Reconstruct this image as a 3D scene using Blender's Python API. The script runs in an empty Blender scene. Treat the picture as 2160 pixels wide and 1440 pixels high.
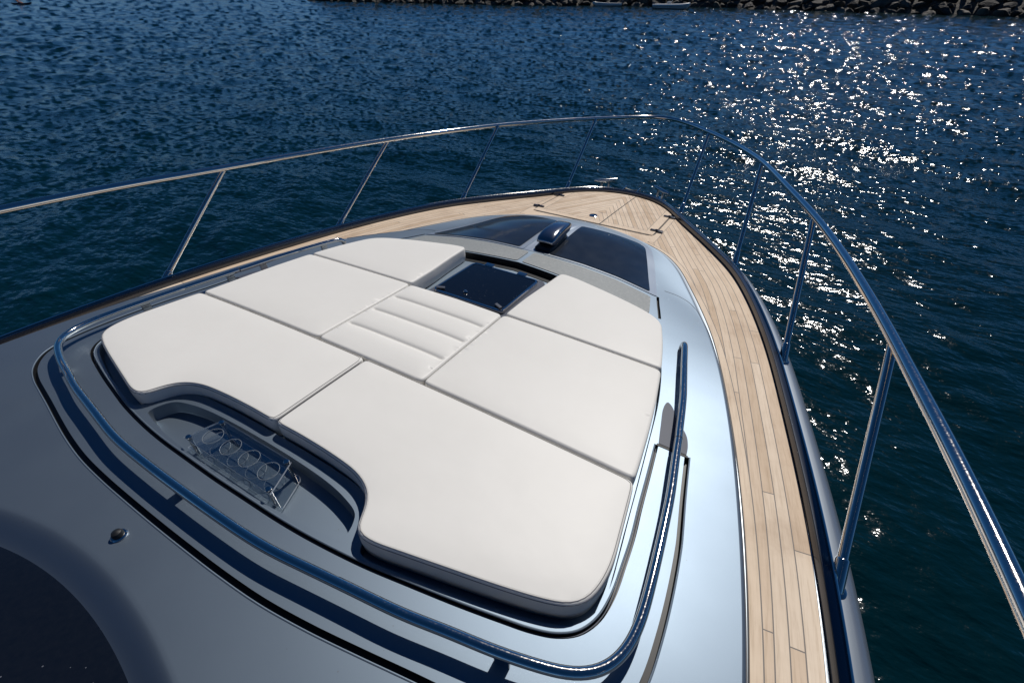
import bpy, bmesh, math, random
import numpy as np
from mathutils import Vector, Matrix
from mathutils.geometry import delaunay_2d_cdt

# ------------------------------------------------------------------ camera, light
SC = bpy.context.scene
S = 1.2                      # metres per boat unit
H = 3.35                     # camera height above the water
CAMX = 1.2508
def W3(p):                   # boat units -> world metres
    return (p[0]*S, p[1]*S, p[2]*S + H)

cam = bpy.data.cameras.new('camera')
cam.lens = 16.0; cam.sensor_width = 36.0; cam.sensor_fit = 'HORIZONTAL'
cam.clip_start = 0.05; cam.clip_end = 3000
camo = bpy.data.objects.new('camera', cam)
SC.collection.objects.link(camo)
camo.location = W3((CAMX, 0, 0))
camo.rotation_euler = (math.radians(90-38.22), 0, math.radians(29.62))
SC.camera = camo

SUN_AZ = 0.0      # degrees, clockwise from +Y (the bow)
SUN_EL = 49.0
wd = bpy.data.worlds.new('World'); SC.world = wd; wd.use_nodes = True
nt = wd.node_tree; nt.nodes.clear()
sky = nt.nodes.new('ShaderNodeTexSky'); sky.sky_type = 'NISHITA'; sky.sun_disc = False
sky.sun_elevation = math.radians(SUN_EL); sky.sun_rotation = math.radians(SUN_AZ)
sky.air_density = 0.4; sky.dust_density = 0.0; sky.ozone_density = 3.0
bg = nt.nodes.new('ShaderNodeBackground'); bg.inputs[1].default_value = 0.05
wo = nt.nodes.new('ShaderNodeOutputWorld')
hs = nt.nodes.new('ShaderNodeHueSaturation'); hs.inputs['Saturation'].default_value = 1.26; hs.inputs['Value'].default_value = 1.55
nt.links.new(sky.outputs[0], hs.inputs['Color']); nt.links.new(hs.outputs[0], bg.inputs[0]); nt.links.new(bg.outputs[0], wo.inputs[0])

sl = bpy.data.lights.new('sun', 'SUN'); sl.energy = 5.0; sl.angle = math.radians(0.53)
sl.color = (1.0, 0.96, 0.9)
so = bpy.data.objects.new('sun', sl); SC.collection.objects.link(so)
a, e = math.radians(SUN_AZ), math.radians(SUN_EL)
sdir = Vector((math.sin(a)*math.cos(e), math.cos(a)*math.cos(e), math.sin(e)))
so.rotation_euler = sdir.to_track_quat('Z', 'Y').to_euler()
so.location = (0, 0, 30)
SC.view_settings.view_transform = 'Standard'; SC.view_settings.look = 'None'
SC.view_settings.exposure = -0.42; SC.view_settings.gamma = 1.0
SC.view_settings.use_curve_mapping = False

RNG = np.random.default_rng(7)
random.seed(7)

# ------------------------------------------------------------------ tagging helpers
def tag(o, label=None, cat=None, group=None, kind=None):
    if label: o['label'] = label
    if cat: o['category'] = cat
    if group: o['group'] = group
    if kind: o['kind'] = kind
    return o
def link(o, parent=None):
    SC.collection.objects.link(o)
    if parent is not None: o.parent = parent
    return o
def empty(name, loc=(0, 0, 0), rz=0.0):
    o = bpy.data.objects.new(name, None); o.location = loc; o.rotation_euler = (0, 0, rz)
    o.empty_display_size = 0.2
    return link(o)
def mesh_obj(name, V, Fc, mat, parent=None, smooth=True, raw=False, normals=None, sharp=None):
    me = bpy.data.meshes.new(name)
    V = [tuple(map(float, v)) for v in V]
    if not raw: V = [W3(v) for v in V]
    me.from_pydata(V, [], [tuple(int(i) for i in f) for f in Fc])
    me.update()
    if smooth:
        me.polygons.foreach_set('use_smooth', [True]*len(me.polygons))
    if sharp is not None:
        me.set_sharp_from_angle(angle=math.radians(sharp))
    if normals is not None:
        me.normals_split_custom_set_from_vertices([tuple(n) for n in normals])
    o = bpy.data.objects.new(name, me)
    if mat: me.materials.append(mat)
    return link(o, parent)

# ------------------------------------------------------------------ curve helpers
def catmull(P, n=8, closed=False):
    P = np.array(P, float); out = []
    m = len(P)
    segs = m if closed else m-1
    for i in range(segs):
        if closed:
            p0, p1, p2, p3 = P[(i-1) % m], P[i], P[(i+1) % m], P[(i+2) % m]
        else:
            p1, p2 = P[i], P[i+1]
            p0 = P[i-1] if i > 0 else 2*p1-p2
            p3 = P[i+2] if i+2 < m else 2*p2-p1
        d1 = np.linalg.norm(p1-p0)**.5+1e-9; d2 = np.linalg.norm(p2-p1)**.5+1e-9; d3 = np.linalg.norm(p3-p2)**.5+1e-9
        m1 = (p1-p0)/d1-(p2-p0)/(d1+d2)+(p2-p1)/d2; m2 = (p2-p1)/d2-(p3-p1)/(d2+d3)+(p3-p2)/d3
        m1 = m1*d2; m2 = m2*d2
        for k in range(n):
            t = k/n; t2 = t*t; t3 = t2*t
            out.append((2*t3-3*t2+1)*p1+(t3-2*t2+t)*m1+(3*t2-2*t3)*p2+(t3-t2)*m2)
    if not closed: out.append(P[-1])
    return np.array(out)
def resamp(P, step=None, n=None, closed=False):
    P = np.array(P, float)
    if closed: P = np.vstack([P, P[:1]])
    s = np.r_[0, np.cumsum(np.linalg.norm(np.diff(P, axis=0), axis=1))]
    if n is None: n = max(int(round(s[-1]/step)), 3)
    t = np.linspace(0, s[-1], n+1)
    if closed: t = t[:-1]
    return np.stack([np.interp(t, s, P[:, k]) for k in range(P.shape[1])], 1)
def mirror(P):                # half curve from x=0 outwards -> full symmetric curve, port to starboard
    P = np.array(P, float); M = P.copy(); M[:, 0] *= -1
    M = M[::-1]
    if abs(P[0, 0]) < 1e-6: M = M[:-1]
    return np.vstack([M, P])
def flipx(P):
    Q = np.array(P, float).copy(); Q[:, 0] *= -1; return Q
def tang(P, closed=False):
    P = np.array(P)
    if closed: T = np.roll(P, -1, 0)-np.roll(P, 1, 0)
    else: T = np.gradient(P, axis=0)
    return T/np.maximum(np.linalg.norm(T, axis=1, keepdims=True), 1e-9)
def offset(P, d, closed=False):      # positive = left of travel
    T = tang(P[:, :2], closed); N = np.stack([-T[:, 1], T[:, 0]], 1)
    return P[:, :2]+N*d
def area(P):
    x, y = P[:, 0], P[:, 1]; return .5*np.sum(x*np.roll(y, -1)-y*np.roll(x, -1))
def ccw(P): return P if area(P) > 0 else P[::-1]
def inside(poly, X):
    x, y = X[:, 0], X[:, 1]; r = np.zeros(len(X), bool); n = len(poly); j = n-1
    for i in range(n):
        xi, yi = poly[i]; xj, yj = poly[j]
        c = ((yi > y) != (yj > y))
        with np.errstate(divide='ignore', invalid='ignore'):
            r ^= c & (x < (xj-xi)*(y-yi)/(yj-yi+1e-300)+xi)
        j = i
    return r
def dist(poly, X, closed=False, witharc=False):
    A = np.array(poly)[:, :2]; B = np.roll(A, -1, 0)
    if not closed: A = A[:-1]; B = B[:-1]
    L = np.linalg.norm(B-A, axis=1); s0 = np.r_[0, np.cumsum(L)[:-1]]
    best = np.full(len(X), 1e9); arc = np.zeros(len(X))
    for a_, b_, l, s in zip(A, B, L, s0):
        ab = b_-a_; t = np.clip(((X-a_)@ab)/(l*l+1e-18), 0, 1)
        d = np.linalg.norm(X-a_-t[:, None]*ab, axis=1); m = d < best
        best[m] = d[m]; arc[m] = (s+t*l)[m]
    return (best, arc) if witharc else best

def pch(xs, ys, x):
    xs = np.asarray(xs, float); ys = np.asarray(ys, float); x = np.clip(np.asarray(x, float), xs[0], xs[-1])
    h = np.diff(xs); d = np.diff(ys)/h
    m = np.empty_like(ys); m[0] = d[0]; m[-1] = d[-1]; m[1:-1] = (d[:-1]*h[1:]+d[1:]*h[:-1])/(h[1:]+h[:-1])
    i = np.clip(np.searchsorted(xs, x, side='right')-1, 0, len(h)-1)
    t = (x-xs[i])/h[i]; t2 = t*t; t3 = t2*t
    return (2*t3-3*t2+1)*ys[i]+(t3-2*t2+t)*h[i]*m[i]+(3*t2-2*t3)*ys[i+1]+(t3-t2)*h[i]*m[i+1]
ZCY = [-4, -1.5, -.6, 0, .5, 1, 1.6, 2.1, 2.5, 2.8, 3.05, 3.25, 3.42, 4]
ZCZ = [-1.12, -1.20, -1.215, -1.225, -1.25, -1.29, -1.345, -1.385, -1.42, -1.432, -1.452, -1.495, -1.56, -1.9]
KY = [-4, 0, 1, 2, 2.4, 3, 3.4, 4]; KZ = [.025, .025, .025, .03, .07, .2, .22, .22]
def zdk(y):
    y = np.asarray(y, float); return -1.42502162-.01050846*y-.0119505*np.maximum(y, 0)**2
def zc(x, y):                 # top of the foredeck moulding
    a_ = pch(ZCY, ZCZ, y)-pch(KY, KZ, y)*x*x; b_ = zdk(y)+.012
    s = .012; m = np.maximum(a_, b_)
    return m+s*np.log(np.exp((a_-m)/s)+np.exp((b_-m)/s))
def cove(x, y):               # dip of the moulding in front of the windscreen
    x = np.asarray(x, float); y = np.asarray(y, float)
    ys = -.030-.30*x*x
    t = np.clip((ys-y)/.10, 0, 3); return -.055*np.where(t < 1, t*t*(3-2*t)*.5, .5+.0*(t))*2*.8
def zt(x, y): return zc(x, y)+cove(x, y)
def surf_normals(f, X):
    e_ = .004; x, y = X[:, 0], X[:, 1]
    gx = (f(x+e_, y)-f(x-e_, y))/(2*e_); gy = (f(x, y+e_)-f(x, y-e_))/(2*e_)
    N = np.stack([-gx, -gy, np.ones_like(gx)], 1); return N/np.linalg.norm(N, axis=1, keepdims=True)

# ------------------------------------------------------------------ mesh helpers
class MB:
    def __init__(s): s.V = []; s.F = []
    def add(s, V, F):
        b = len(s.V); s.V += [tuple(v) for v in V]; s.F += [tuple(i+b for i in f) for f in F]
    def loft(s, rings, closed=False, cap=False, loop=False):
        R = [np.array(r) for r in rings]; n = len(R[0]); V = np.vstack(R); F = []
        m = len(R)
        for k in range(m if loop else m-1):
            k2 = (k+1) % m
            for i in range(n if closed else n-1):
                j = (i+1) % n; F.append((k*n+i, k*n+j, k2*n+j, k2*n+i))
        if cap: F.append(tuple(range(n))[::-1]); F.append(tuple((m-1)*n+i for i in range(n)))
        s.add(V, F)
    def tube(s, P, r, seg=14, cap=True, closed=False):
        P = np.array(P, float); T = tang(P, closed); n = len(P)
        rr = np.full(n, r) if np.isscalar(r) else np.array(r)
        up = np.array([0, 0, 1.]) if abs(T[0][2]) < .9 else np.array([1., 0, 0])
        u = np.cross(T[0], up); u /= np.linalg.norm(u); rings = []
        for i in range(n):
            u = u-T[i]*(u@T[i]); u /= np.linalg.norm(u); v = np.cross(T[i], u)
            a_ = np.linspace(0, 2*np.pi, seg, endpoint=False)
            rings.append(P[i]+rr[i]*(np.cos(a_)[:, None]*u+np.sin(a_)[:, None]*v))
        s.loft(rings, closed=True, cap=cap and not closed, loop=closed)
    def box(s, c, size, R=None, bev=0.0):
        hx, hy, hz = [d/2 for d in size]; bm = bmesh.new()
        bmesh.ops.create_cube(bm, size=1); bmesh.ops.scale(bm, vec=size, verts=bm.verts)
        if bev: bmesh.ops.bevel(bm, geom=bm.edges[:], offset=bev, segments=3, affect='EDGES', profile=.6)
        V = np.array([v.co[:] for v in bm.verts]); bm.verts.ensure_lookup_table()
        F = [tuple(v.index for v in f.verts) for f in bm.faces]; bm.free()
        if R is not None: V = V@np.array(R).T
        s.add(V+np.array(c), F)
    def lathe(s, prof, c=(0, 0, 0), seg=24, R=None):
        a_ = np.linspace(0, 2*np.pi, seg, endpoint=False); rings = []
        for r, z in prof:
            ring = np.stack([r*np.cos(a_), r*np.sin(a_), np.full(seg, z)], 1)
            if R is not None: ring = ring@np.array(R).T
            rings.append(ring+np.array(c))
        s.loft(rings, closed=True, cap=True)
    def prism(s, poly, z0, z1):        # poly: 2d, z0/z1 functions or numbers
        P = ccw(np.array(poly)[:, :2]); f = lambda z: z(P[:, 0], P[:, 1]) if callable(z) else np.full(len(P), z)
        a_ = np.c_[P, f(z0)]; b_ = np.c_[P, f(z1)]; s.loft([a_, b_], closed=True, cap=True)
    def build(s, name, mat, parent=None, smooth=True, sharp=35, raw=False):
        return mesh_obj(name, s.V, s.F, mat, parent, smooth, raw, None, sharp)

def cdt(outer, holes, pts, extra=()):
    """triangulate the region inside outer, outside the holes"""
    V = []; E = []
    for lp, cl in [(outer, True)]+[(h, True) for h in holes]+[(x, False) for x in extra]:
        b = len(V); n = len(lp); V += [tuple(p[:2]) for p in lp]
        E += [(b+i, b+(i+1) % n) for i in range(n if cl else n-1)]
    V += [tuple(p) for p in pts]
    r = delaunay_2d_cdt([Vector(v) for v in V], E, [], 0, 1e-6)
    vo = np.array([v[:] for v in r[0]]); F = np.array([f for f in r[2] if len(f) == 3])
    c = vo[F].mean(1); k = inside(outer, c)
    for h in holes: k &= ~inside(h, c)
    F = F[k]
    # orientation up
    ar = (vo[F[:, 1]]-vo[F[:, 0]]); br = (vo[F[:, 2]]-vo[F[:, 0]])
    neg = (ar[:, 0]*br[:, 1]-ar[:, 1]*br[:, 0]) < 0
    F[neg] = F[neg][:, ::-1]
    return vo, F
def grid_pts(outer, holes, step, margin):
    mn = outer.min(0); mx = outer.max(0); P = []
    j = 0; y = mn[1]
    while y < mx[1]:
        x = np.arange(mn[0]+(j % 2)*step/2, mx[0], step); P.append(np.stack([x, np.full(len(x), y)], 1)); y += step*.866; j += 1
    P = np.vstack(P); k = inside(outer, P); P = P[k]
    for h in holes: P = P[~inside(h, P)]
    k = dist(outer, P, True) > margin
    for h in holes: k &= dist(h, P, True) > margin
    return P[k]

# ------------------------------------------------------------------ materials
def mat(name, base=(.5, .5, .5), metallic=0.0, rough=.5, ior=1.45, spec=.5, coat=0.0, trans=0.0, coat_rough=.03):
    m = bpy.data.materials.new(name); m.use_nodes = True; b = m.node_tree.nodes['Principled BSDF']
    b.inputs['Base Color'].default_value = (*base, 1); b.inputs['Metallic'].default_value = metallic
    b.inputs['Roughness'].default_value = rough; b.inputs['IOR'].default_value = ior
    b.inputs['Specular IOR Level'].default_value = spec
    b.inputs['Coat Weight'].default_value = coat; b.inputs['Coat Roughness'].default_value = coat_rough
    b.inputs['Transmission Weight'].default_value = trans
    return m
def N(m, t, **kw):
    n = m.node_tree.nodes.new(t)
    for k, v in kw.items():
        if hasattr(n, k): setattr(n, k, v)
        else: n.inputs[k].default_value = v
    return n
def L(m, a_, b_): m.node_tree.links.new(a_, b_)
def B(m): return m.node_tree.nodes['Principled BSDF']
def noise(m, scale, detail=3, rough=.5, coord='Object', mapscale=None, vec=None):
    if vec is None:
        tc = N(m, 'ShaderNodeTexCoord'); vec = tc.outputs[coord]
    if mapscale:
        mp = N(m, 'ShaderNodeMapping'); mp.inputs['Scale'].default_value = mapscale; L(m, vec, mp.inputs['Vector']); vec = mp.outputs[0]
    n = N(m, 'ShaderNodeTexNoise'); n.inputs['Scale'].default_value = scale; n.inputs['Detail'].default_value = detail
    n.inputs['Roughness'].default_value = rough; L(m, vec, n.inputs['Vector']); return n
def ramp(m, src, stops):
    r = N(m, 'ShaderNodeValToRGB'); cr = r.color_ramp
    while len(cr.elements) < len(stops): cr.elements.new(.5)
    for e_, (p, c) in zip(cr.elements, stops):
        e_.position = p; e_.color = (*c, 1) if len(c) == 3 else c
    L(m, src, r.inputs[0]); return r
def bump(m, src, strength, dist_=.01, prev=None):
    b = N(m, 'ShaderNodeBump'); b.inputs['Strength'].default_value = strength; b.inputs['Distance'].default_value = dist_
    L(m, src, b.inputs['Height'])
    if prev is not None: L(m, prev, b.inputs['Normal'])
    L(m, b.outputs[0], B(m).inputs['Normal']); return b.outputs[0]
def math_(m, op, a_, b_=None, clamp=False):
    n = N(m, 'ShaderNodeMath', operation=op); n.use_clamp = clamp
    for i, v in enumerate((a_, b_)):
        if v is None: continue
        if isinstance(v, (int, float)): n.inputs[i].default_value = v
        else: L(m, v, n.inputs[i])
    return n.outputs[0]

M = {}
# metallic silver-blue gelcoat
m = mat('silver_paint', (.20, .25, .307), .93, .50, coat=.18, coat_rough=.08); M['silver'] = m
n1 = noise(m, 900, 1); n2 = noise(m, 3.5, 3)
mx = N(m, 'ShaderNodeMapRange'); L(m, n1.outputs[0], mx.inputs[0]); mx.inputs[3].default_value = .45; mx.inputs[4].default_value = .55
md = math_(m, 'MULTIPLY', n2.outputs[0], .06); L(m, math_(m, 'ADD', mx.outputs[0], md), B(m).inputs['Roughness'])
vo_ = N(m, 'ShaderNodeTexVoronoi'); vo_.inputs['Scale'].default_value = 26; tc = N(m, 'ShaderNodeTexCoord'); L(m, tc.outputs['Object'], vo_.inputs['Vector'])
spk = ramp(m, vo_.outputs['Distance'], [(0.0, (.20, .20, .20)), (.035, (.165, .19, .225)), (.07, (.20, .25, .307))])
gate = noise(m, 5, 2); g_ = math_(m, 'GREATER_THAN', gate.outputs[0], .56)
mc = N(m, 'ShaderNodeMixRGB'); mc.inputs[1].default_value = (.20, .25, .307, 1); L(m, g_, mc.inputs[0]); L(m, spk.outputs[0], mc.inputs[2]); L(m, mc.outputs[0], B(m).inputs['Base Color'])
M['silver_rail'] = mat('polished_steel', (.78, .74, .69), 1.0, .07)
n1 = noise(M['silver_rail'], 160, 4); r_ = N(M['silver_rail'], 'ShaderNodeMapRange'); L(M['silver_rail'], n1.outputs[0], r_.inputs[0])
r_.inputs[1].default_value = .45; r_.inputs[2].default_value = .75; r_.inputs[3].default_value = .07; r_.inputs[4].default_value = .15; L(M['silver_rail'], r_.outputs[0], B(M['silver_rail']).inputs['Roughness'])
M['steel_dark'] = mat('dark_steel', (.10, .11, .13), .9, .22)
M['chrome'] = mat('chrome', (.62, .59, .57), 1.0, .10)
M['frame'] = mat('satin_frame', (.42, .47, .53), .8, .34)
M['hood'] = mat('hood_steel', (.42, .43, .46), 1.0, .16)
M['black'] = mat('black_rubber', (.012, .013, .015), 0, .45)
M['gap'] = mat('seam_sealant', (.02, .021, .024), 0, .6)
M['hull'] = mat('gunwale_paint', (.33, .37, .41), .85, .42, coat=.3)
M['dark_glass'] = mat('tinted_glass', (.006, .008, .013), 0, .05, ior=1.5, spec=.5)
n1 = noise(M['dark_glass'], 60, 5); r_ = ramp(M['dark_glass'], n1.outputs[0], [(.3, (.004, .006, .011)), (.8, (.006, .008, .013))]); L(M['dark_glass'], r_.outputs[0], B(M['dark_glass']).inputs['Base Color'])
m = M['dark_glass']; vg = N(m, 'ShaderNodeTexVoronoi'); vg.inputs['Scale'].default_value = 42; tcg = N(m, 'ShaderNodeTexCoord'); L(m, tcg.outputs['Object'], vg.inputs['Vector'])
gg = noise(m, 4, 2); sp_ = math_(m, 'MULTIPLY', math_(m, 'LESS_THAN', vg.outputs['Distance'], .09), math_(m, 'GREATER_THAN', gg.outputs[0], .52))
mg_ = N(m, 'ShaderNodeMixRGB'); L(m, sp_, mg_.inputs[0]); L(m, r_.outputs[0], mg_.inputs[1]); mg_.inputs[2].default_value = (.10, .11, .13, 1); L(m, mg_.outputs[0], B(m).inputs['Base Color'])
M['window'] = mat('smoked_window', (.030, .036, .046), 0, .12, ior=1.5, spec=.5)
n1 = noise(M['window'], 9, 5); r_ = ramp(M['window'], n1.outputs[0], [(.3, (.014, .018, .026)), (.8, (.026, .031, .040))]); L(M['window'], r_.outputs[0], B(M['window']).inputs['Base Color'])
M['plate'] = mat('grey_plate', (.075, .085, .115), .0, .5, spec=.25)
m = mat('clear_acrylic', (.96, .98, 1.0), 0, .03); M['acrylic'] = m
tb = N(m, 'ShaderNodeBsdfTransparent'); tb.inputs[0].default_value = (.93, .95, .96, 1); gl = N(m, 'ShaderNodeBsdfGlossy'); gl.inputs['Roughness'].default_value = .04
fr_w = N(m, 'ShaderNodeLayerWeight'); fp_ = math_(m, 'ADD', math_(m, 'MULTIPLY', math_(m, 'POWER', fr_w.outputs['Facing'], 2.6), .7), .13); ms_ = N(m, 'ShaderNodeMixShader'); L(m, fp_, ms_.inputs[0]); L(m, tb.outputs[0], ms_.inputs[1]); L(m, gl.outputs[0], ms_.inputs[2])
L(m, ms_.outputs[0], m.node_tree.nodes['Material Output'].inputs['Surface'])
M['acrylic_rim'] = mat('acrylic_hole_rim', (.42, .47, .52), 0, .15, trans=.55)
M['acrylic_edge'] = mat('polished_acrylic_edge', (.86, .90, .94), 0, .2, trans=.35)
m = mat('antislip_strip', (.20, .21, .21), .15, .6); M['strip'] = m
n1 = noise(m, 55, 6, .7); r_ = ramp(m, n1.outputs[0], [(.3, (.20, .215, .22)), (.55, (.245, .26, .265)), (.75, (.33, .34, .34))]); L(m, r_.outputs[0], B(m).inputs['Base Color']); n2 = noise(m, 400, 3); bump(m, n2.outputs[0], .5, .002)
# cushion vinyl
m = mat('cushion_vinyl', (.72, .705, .69), 0, .48, spec=.3); M['vinyl'] = m
n1 = noise(m, 3.0, 4, .6); r_ = ramp(m, n1.outputs[0], [(.3, (.722, .706, .672)), (.7, (.742, .727, .695))]); L(m, r_.outputs[0], B(m).inputs['Base Color'])
n2 = noise(m, 4.5, 3, .5); nb = bump(m, n2.outputs[0], .14, .02)
n3 = noise(m, 700, 2); bump(m, n3.outputs[0], .12, .001, nb)
M['piping'] = mat('cushion_stitching', (.20, .195, .20), 0, .6)
# teak
def teak(name):
    m = mat(name, (.6, .47, .35), 0, .62, spec=.25)
    at = N(m, 'ShaderNodeAttribute'); at.attribute_name = 'plank'
    sp = N(m, 'ShaderNodeSeparateXYZ'); L(m, at.outputs['Vector'], sp.inputs[0])
    q, v, mg = sp.outputs
    w = .0395
    d = math_(m, 'DIVIDE', math_(m, 'SUBTRACT', q, .052), w)
    fr = math_(m, 'FRACT', d); idn = math_(m, 'MAXIMUM', math_(m, 'FLOOR', d), -1.0)
    tri = math_(m, 'ABSOLUTE', math_(m, 'SUBTRACT', fr, .5))            # .5 at a seam
    seam = math_(m, 'GREATER_THAN', tri, .5-.046)
    pos = math_(m, 'GREATER_THAN', d, -.06); seam = math_(m, 'MULTIPLY', seam, pos)
    inn = math_(m, 'GREATER_THAN', mg, 0.0); seam = math_(m, 'MULTIPLY', seam, inn)
    ms = math_(m, 'LESS_THAN', math_(m, 'ABSOLUTE', mg), .0019)
    # butt joints
    wn = N(m, 'ShaderNodeTexWhiteNoise'); wn.noise_dimensions = '1D'; L(m, math_(m, 'ADD', idn, 11.3), wn.inputs['W'])
    vv = math_(m, 'ADD', math_(m, 'DIVIDE', v, 1.35), wn.outputs['Value'])
    bf = math_(m, 'FRACT', vv); bj = math_(m, 'LESS_THAN', bf, .0028); bj = math_(m, 'MULTIPLY', bj, inn)
    ca = math_(m, 'MAXIMUM', math_(m, 'MAXIMUM', seam, ms), bj)
    # plank colour
    cid = N(m, 'ShaderNodeCombineXYZ'); L(m, math_(m, 'MULTIPLY', idn, inn), cid.inputs[0]); L(m, math_(m, 'MULTIPLY', math_(m, 'FLOOR', vv), inn), cid.inputs[1]); L(m, inn, cid.inputs[2])
    w2 = N(m, 'ShaderNodeTexWhiteNoise'); w2.noise_dimensions = '3D'; L(m, cid.outputs[0], w2.inputs['Vector'])
    pc = ramp(m, w2.outputs['Value'], [(0, (.57, .43, .30)), (.2, (.66, .52, .39)), (.6, (.71, .575, .44)), (1, (.77, .645, .515))])
    gc = N(m, 'ShaderNodeCombineXYZ'); L(m, math_(m, 'MULTIPLY', q, 55.), gc.inputs[0]); L(m, math_(m, 'MULTIPLY', v, 3.2), gc.inputs[1]); L(m, w2.outputs['Value'], gc.inputs[2])
    gn = noise(m, 2.2, 6, .65, vec=gc.outputs[0])
    gr = ramp(m, gn.outputs[0], [(.30, (.80, .77, .74)), (.5, (.97, .97, .97)), (.75, (1.05, 1.05, 1.06))])
    mu = N(m, 'ShaderNodeMixRGB', blend_type='MULTIPLY'); mu.inputs[0].default_value = 1; L(m, pc.outputs[0], mu.inputs[1]); L(m, gr.outputs[0], mu.inputs[2])
    st = noise(m, 2.6, 5, .65); sr = ramp(m, st.outputs[0], [(.30, (.78, .74, .71)), (.45, (.93, .915, .90)), (.62, (1, 1, 1))])
    mu2 = N(m, 'ShaderNodeMixRGB', blend_type='MULTIPLY'); mu2.inputs[0].default_value = 1; L(m, mu.outputs[0], mu2.inputs[1]); L(m, sr.outputs[0], mu2.inputs[2])
    fm = N(m, 'ShaderNodeMixRGB'); L(m, ca, fm.inputs[0]); L(m, mu2.outputs[0], fm.inputs[1]); fm.inputs[2].default_value = (.20, .18, .165, 1)
    L(m, fm.outputs[0], B(m).inputs['Base Color'])
    hb = math_(m, 'SUBTRACT', math_(m, 'MULTIPLY', gn.outputs[0], .35), ca); bump(m, hb, .25, .002)
    return m
M['teak'] = teak('weathered_teak')

# ------------------------------------------------------------------ sea
def build_sea():
    na, nr = 1300, 900
    # fan round the camera: fine in front of it, complete circle
    th = np.radians(np.concatenate([np.linspace(-115, 75, na), np.linspace(75, 245, 160)[1:-1]]))+0.0
    na = len(th)
    r = 1.2*np.exp(np.linspace(0, math.log(620/1.2), nr))
    T, R_ = np.meshgrid(th, r, indexing='ij')
    X = CAMX*S+R_*np.sin(T); Y = R_*np.cos(T)
    sp = np.maximum(R_*(r[1]/r[0]-1), R_*math.radians(190/1300))
    Z = np.zeros_like(X); DX = np.zeros_like(X); DY = np.zeros_like(X)
    rng = np.random.default_rng(3); nw = 110
    lam = .28*np.exp(rng.random(nw)*math.log(7.5/.28)); wind = math.radians(240)
    for l in lam:
        dirn = wind+rng.normal()*(.55 if l > 1.2 else .85)
        k = 2*math.pi/l; ph = rng.random()*6.283
        slope = .0180*(1.0 if l < 1.4 else (1.4/l)**.6)
        amp = slope/k
        f = np.clip((l/sp-1.7)/1.3, 0, 1)
        # slow patches of stronger and weaker ripples
        A = amp*f*(1+.45*np.sin(X*(.05+.05*rng.random())+ph)*np.sin(Y*(.04+.06*rng.random())-ph))
        arg = k*(X*math.cos(dirn)+Y*math.sin(dirn))+ph
        s_ = np.sin(arg); c_ = np.cos(arg)
        Z += A*c_; DX -= .7*A*math.cos(dirn)*s_; DY -= .7*A*math.sin(dirn)*s_
    V = np.stack([X+DX, Y+DY, Z], -1).reshape(-1, 3).astype(np.float32)
    i = np.arange(na)[:, None]*nr+np.arange(nr-1)[None, :]
    j = ((np.arange(na)+1) % na)[:, None]*nr+np.arange(nr-1)[None, :]
    F = np.stack([i, i+1, j+1, j], -1).reshape(-1, 4)[:, ::-1].astype(np.int32)
    me = bpy.data.meshes.new('sea')
    me.vertices.add(len(V)); me.vertices.foreach_set('co', V.ravel())
    me.loops.add(F.size); me.loops.foreach_set('vertex_index', F.ravel())
    me.polygons.add(len(F)); me.polygons.foreach_set('loop_start', np.arange(0, F.size, 4, dtype=np.int32))
    me.polygons.foreach_set('use_smooth', np.ones(len(F), bool))
    me.update(); me.validate()
    # slope noise: lattice of short wavelets, coarser with distance like the mesh itself
    uu = 455*H/R_; cu = .85
    g1 = rng.normal(size=(na+2, 2300, 2)); iu = uu/cu; k0 = np.floor(iu).astype(int); fu = (iu-k0)[..., None]; k0 = np.clip(k0, 0, 2290)
    it = np.arange(na)/1.7; i0_ = np.floor(it).astype(int)[:, None]; ft = (it-np.floor(it))[:, None, None]; ft = ft*ft*(3-2*ft)
    # shift alternate rows so that the wavelets do not line up
    ch = (g1[i0_, k0]*(1-ft)+g1[i0_+1, k0]*ft)*(1-fu)+(g1[i0_, k0+1]*(1-ft)+g1[i0_+1, k0+1]*ft)*fu
    wgt = np.clip((R_-5)/11, 0, 1)[..., None]; wgt = wgt*wgt*(3-2*wgt)
    ch = ch*wgt*np.array([.145, .180])
    at_ = me.attributes.new('chop', 'FLOAT_VECTOR', 'POINT')
    at_.data.foreach_set('vector', np.concatenate([ch, np.zeros_like(ch[..., :1])], -1).reshape(-1).astype(np.float32))
    m = mat('sea_water', (.0004, .0120, .0170), 0, .11, ior=1.333, spec=.5); M['sea'] = m
    b = B(m)
    # short chop finer than the wave mesh, carried as a slope on every vertex
    at = N(m, 'ShaderNodeAttribute'); at.attribute_name = 'chop'; ge = N(m, 'ShaderNodeNewGeometry')
    va = N(m, 'ShaderNodeVectorMath', operation='ADD'); L(m, ge.outputs['Normal'], va.inputs[0]); L(m, at.outputs['Vector'], va.inputs[1])
    vn = N(m, 'ShaderNodeVectorMath', operation='NORMALIZE'); L(m, va.outputs[0], vn.inputs[0])
    # fine wind ripples
    n1 = noise(m, 2.6, 2.2, .5, mapscale=(1.0, 1.9, 1)); nb = bump(m, n1.outputs[0], 1.0, .046, vn.outputs[0])
    n2 = noise(m, 9.0, 2.6, .55, mapscale=(1.0, 1.6, 1)); nb = bump(m, n2.outputs[0], 1.0, .0140, nb)
    me.materials.append(m)
    o = bpy.data.objects.new('water', me); link(o); tag(o, kind='structure')
    # deep sea beyond the fan
    mb = MB(); a_ = np.linspace(0, 2*np.pi, 96, endpoint=False)
    mb.loft([np.stack([CAMX*S+q*np.sin(a_), q*np.cos(a_), np.full(96, -.05)], 1) for q in (600, 3000)], closed=True)
    o = mb.build('distant_water', m, raw=True); tag(o, kind='structure')
build_sea()

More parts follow.
